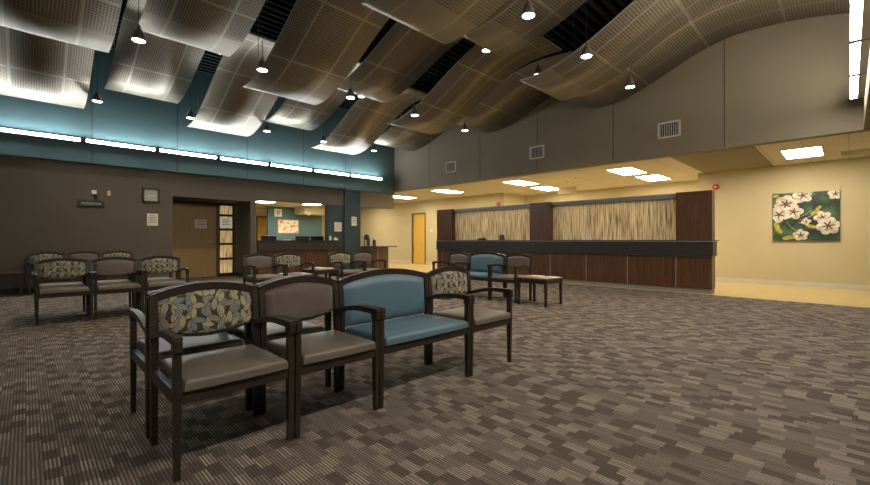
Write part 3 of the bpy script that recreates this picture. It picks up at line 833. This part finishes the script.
# flower picture on the cream wall, faces -x
pic = root('flower_picture', 'square canvas of white dogwood-like blossoms on dark green, on the cream wall', 'picture', (PX, .72, 1.06))
MB().mat('canvas').box((-.045, -.575, 0), (0, .575, 1.12), .004).build('canvas', pic)
def P(u, v): return (-(u - .5) * 1.15, v * 1.12)     # u to the right in the view (= -y), v up
def ring(cu, cv, r1, r2, ang, n=14):
    return [(r1 * math.cos(2 * PI * k / n) * math.cos(ang) - r2 * math.sin(2 * PI * k / n) * math.sin(ang) + cu, r1 * math.cos(2 * PI * k / n) * math.sin(ang) + r2 * math.sin(2 * PI * k / n) * math.cos(ang) + cv) for k in range(n)]
gl, tw = MB().mat('leaf_gold'), MB().mat('twig')
lay = [0]
def shape(mb, pts):
    lay[0] += 1
    d = .0462 + .00006 * lay[0]
    ol = [(max(-.573, min(.573, P(a, b)[0])), max(.002, min(1.118, P(a, b)[1]))) for a, b in pts]
    mb.prism(ol, (-d, 0, 0), (0, 1, 0), (0, 0, 1), (-.0008, 0, 0))
for pts in ([(.22, .4), (.30, .27), (.42, .17)], [(.32, .28), (.36, .2)], [(.42, .42), (.55, .48), (.66, .55)], [(.40, .38), (.52, .33), (.62, .28)], [(.45, .5), (.6, .62)]):
    for (a, b), (c2, d2) in zip(pts[:-1], pts[1:]):
        shape(tw, [(a, b - .006), (c2, d2 - .006), (c2, d2 + .006), (a, b + .006)])
for (u, v, a, l) in ((.07, .30, -1.2, .09), (.10, .22, -.9, .08), (.24, .06, .2, .09), (.34, .08, .5, .07), (.60, .29, -.3, .08), (.65, .58, .6, .08), (.70, .66, .9, .06), (.05, .95, .2, .06)):
    shape(gl, ring(u, v, l, l * .45, a))
def flower(u, v, R, np=5, a0=.3):
    fl, core = MB().mat('petal'), MB().mat('petal_core')
    for k in range(np):
        a = a0 + 2 * PI * k / np
        shape(fl, ring(u + .62 * R * math.cos(a), v + .62 * R * math.sin(a), R * .52, R * .47, a + .12 * math.sin(7 * k + u * 40)))
    for k in range(np):
        a = a0 + 2 * PI * k / np
        shape(core, ring(u + .3 * R * math.cos(a), v + .3 * R * math.sin(a), R * .34, R * .085, a, 8))
    shape(core, ring(u, v, R * .23, R * .20, 0, 10))
    o = fl.build('blossom', pic); core.build('blossom_centre', o)
flower(.21, .77, .17, 6); flower(.10, .55, .15, 5, .9); flower(.33, .60, .14, 5, .1); flower(.47, .93, .14, 5, .5); flower(.94, .93, .10, 5)
flower(.76, .47, .12, 5, .7); flower(.84, .30, .16, 6, .2); flower(.44, .12, .11, 5, .4); flower(.52, .39, .07, 4, .2)
gl.build('painted_leaves', pic); tw.build('painted_twigs', pic)

# orange abstract print and white frame inside the clinic
p2 = root('abstract_print', 'orange and yellow abstract print on the teal wall inside the clinic', 'picture', (7.78, 16.5, 1.36))
MB().mat('abstract').box((-.43, -.03, .02), (.43, -.005, .55)).build('print', p2)
MB().mat('twig').box((-.45, -.02, 0), (.45, 0, .57)).build('frame', p2)
p3 = root('small_frame', 'small white framed sheet on the teal wall, left of the orange print', 'picture', (7.345, 16.5, 2.04))
MB().mat('white').box((-.16, -.02, 0), (.16, 0, .32), .003).build('frame', p3)
MB().mat('frost').box((-.06, -.022, .08), (.06, -.019, .24)).build('sheet', p3)
cm = root('ceiling_camera', 'small dome camera under the cream soffit inside the clinic', 'camera', (8.28, 15.7, 2.16))
MB().mat('white').lathe([(.08, .012), (.08, -.03)], 16).build('housing', cm)
MB().mat('frost').lathe([(.06, -.03), (.05, -.065), (.02, -.085), (.001, -.09)], 16).build('dome', cm, smooth=True)

# vents of the right bulkhead, face -x
def vent(y0, y1, z0, z1, label):
    r = root('air_vent', label, 'vent', (RX, (y0 + y1) / 2, (z0 + z1) / 2), 0, 'air vents on the greige bulkhead')
    w, h = (y1 - y0) / 2, (z1 - z0) / 2
    mb = MB().mat('vent_white')
    for a, b in (((-w, -h), (w, -h + .035)), ((-w, h - .035), (w, h)), ((-w, -h), (-w + .035, h)), ((w - .035, -h), (w, h))): mb.box((-.02, a[0], a[1]), (0, b[0], b[1]))
    mb.build('frame', r)
    MB().mat('grille_dark').box((-.004, -w + .03, -h + .03), (-.001, w - .03, h - .03)).build('backing', r)
    n = 9
    for k in range(n):
        yy = -w + .05 + (2 * w - .10) * k / (n - 1)
        MB().mat('vent_white').prism([(-.016, -.009), (-.013, -.010), (-.004, .006), (-.007, .008)], (0, yy, -h + .035), (1, 0, 0), (0, 1, 0), (0, 0, 2 * h - .07)).build('slat', r)
vent(2.44, 2.88, 3.22, 3.56, 'square white air vent on the greige bulkhead, the nearest and largest-looking of three')
vent(5.58, 6.02, 3.22, 3.56, 'square white air vent on the greige bulkhead, in the middle of three')
vent(8.68, 9.12, 3.22, 3.56, 'square white air vent on the greige bulkhead, nearest the teal wall')
# alarms, switch, hanging sign, return grille, sprinklers
def alarm(x, y, z, label):
    r = root('fire_alarm', label, 'fire alarm', (x, y, z), 0, 'red fire alarms')
    MB().mat('red').lathe([(.075, -.003), (.08, .02), (.07, .05), (.02, .06)], 18, axis='x').build('housing', r, smooth=True)
    MB().mat('white').box((.045, -.02, -.02), (.075, .02, .02), .004).build('strobe', r)
    r.rotation_euler = (0, 0, PI)
alarm(PX, 2.45, 2.46, 'red fire alarm on the cream wall above the right end of the counter')
alarm(PX, 9.42, 2.46, 'red fire alarm above the left reed screen')
o = MB().mat('white').box((-.012, -.06, -.06), (0, .06, .06), .004).mat('vent_white').box((-.02, -.012, -.025), (-.011, .012, .025)).build('wall_switch', loc=(PX, 13.06, 1.5)); tag(o, 'white switch plate right of the yellow door', 'switch')
hs = root('hanging_sign', 'small amber sign hanging from the ceiling over the counter', 'sign', (11.8, 6.1, 2.49), .0)
MB().mat('amber').box((-.03, -.29, 0), (.03, .29, .21), .004).build('panel', hs)
MB().mat('vent_white').tube([(0, 0, .21), (0, 0, .36)], .012).lathe([(.06, .35), (.06, .371)], 12).build('mount', hs)
gr = root('return_grille', 'long white ceiling grille right of the light over the flower picture', 'vent', (11.9, -.15, 2.86))
mb = MB().mat('vent_white')
for a, b in (((-.3, -.30), (.3, -.27)), ((-.3, .27), (.3, .30)), ((-.3, -.30), (-.27, .30)), ((.27, -.30), (.3, .30))): mb.box((a[0], a[1], -.012), (b[0], b[1], 0))
mb.build('frame', gr)
for k in range(8): MB().mat('vent_white').box((-.25 + k * .065, -.27, -.010), (-.235 + k * .065, .27, -.002)).build('slat', gr)
o = MB().mat('steel').lathe([(.04, .012), (.04, -.01), (.012, -.015), (.012, -.05), (.03, -.055)], 12).build('ceiling_sprinkler', loc=(11.1, 5.5, 2.86)); tag(o, 'small sprinkler head in the tiles over the counter', 'sprinkler')

# ------------------------------------------------------------------ world, camera, colour management
wd = bpy.data.worlds.new('World'); S.world = wd; wd.use_nodes = True
wd.node_tree.nodes['Background'].inputs[0].default_value = (.02, .02, .022, 1)
cam = bpy.data.cameras.new('Camera'); co = bpy.data.objects.new('Camera', cam); COL.objects.link(co)
cam.sensor_width = 36; cam.lens = 412. * 36 / 870; cam.clip_start = .05; cam.clip_end = 100
cam.shift_y = -2.2 / 870
co.location = (0, 0, 1.07); co.rotation_euler = (PI / 2, 0, .788 - PI / 2)
S.camera = co
S.view_settings.view_transform = 'Standard'; S.view_settings.look = 'None'
S.view_settings.exposure = 0.; S.view_settings.gamma = 1.
S.view_settings.use_curve_mapping = False
S.cycles.use_denoising = True
S.cycles.max_bounces = 8
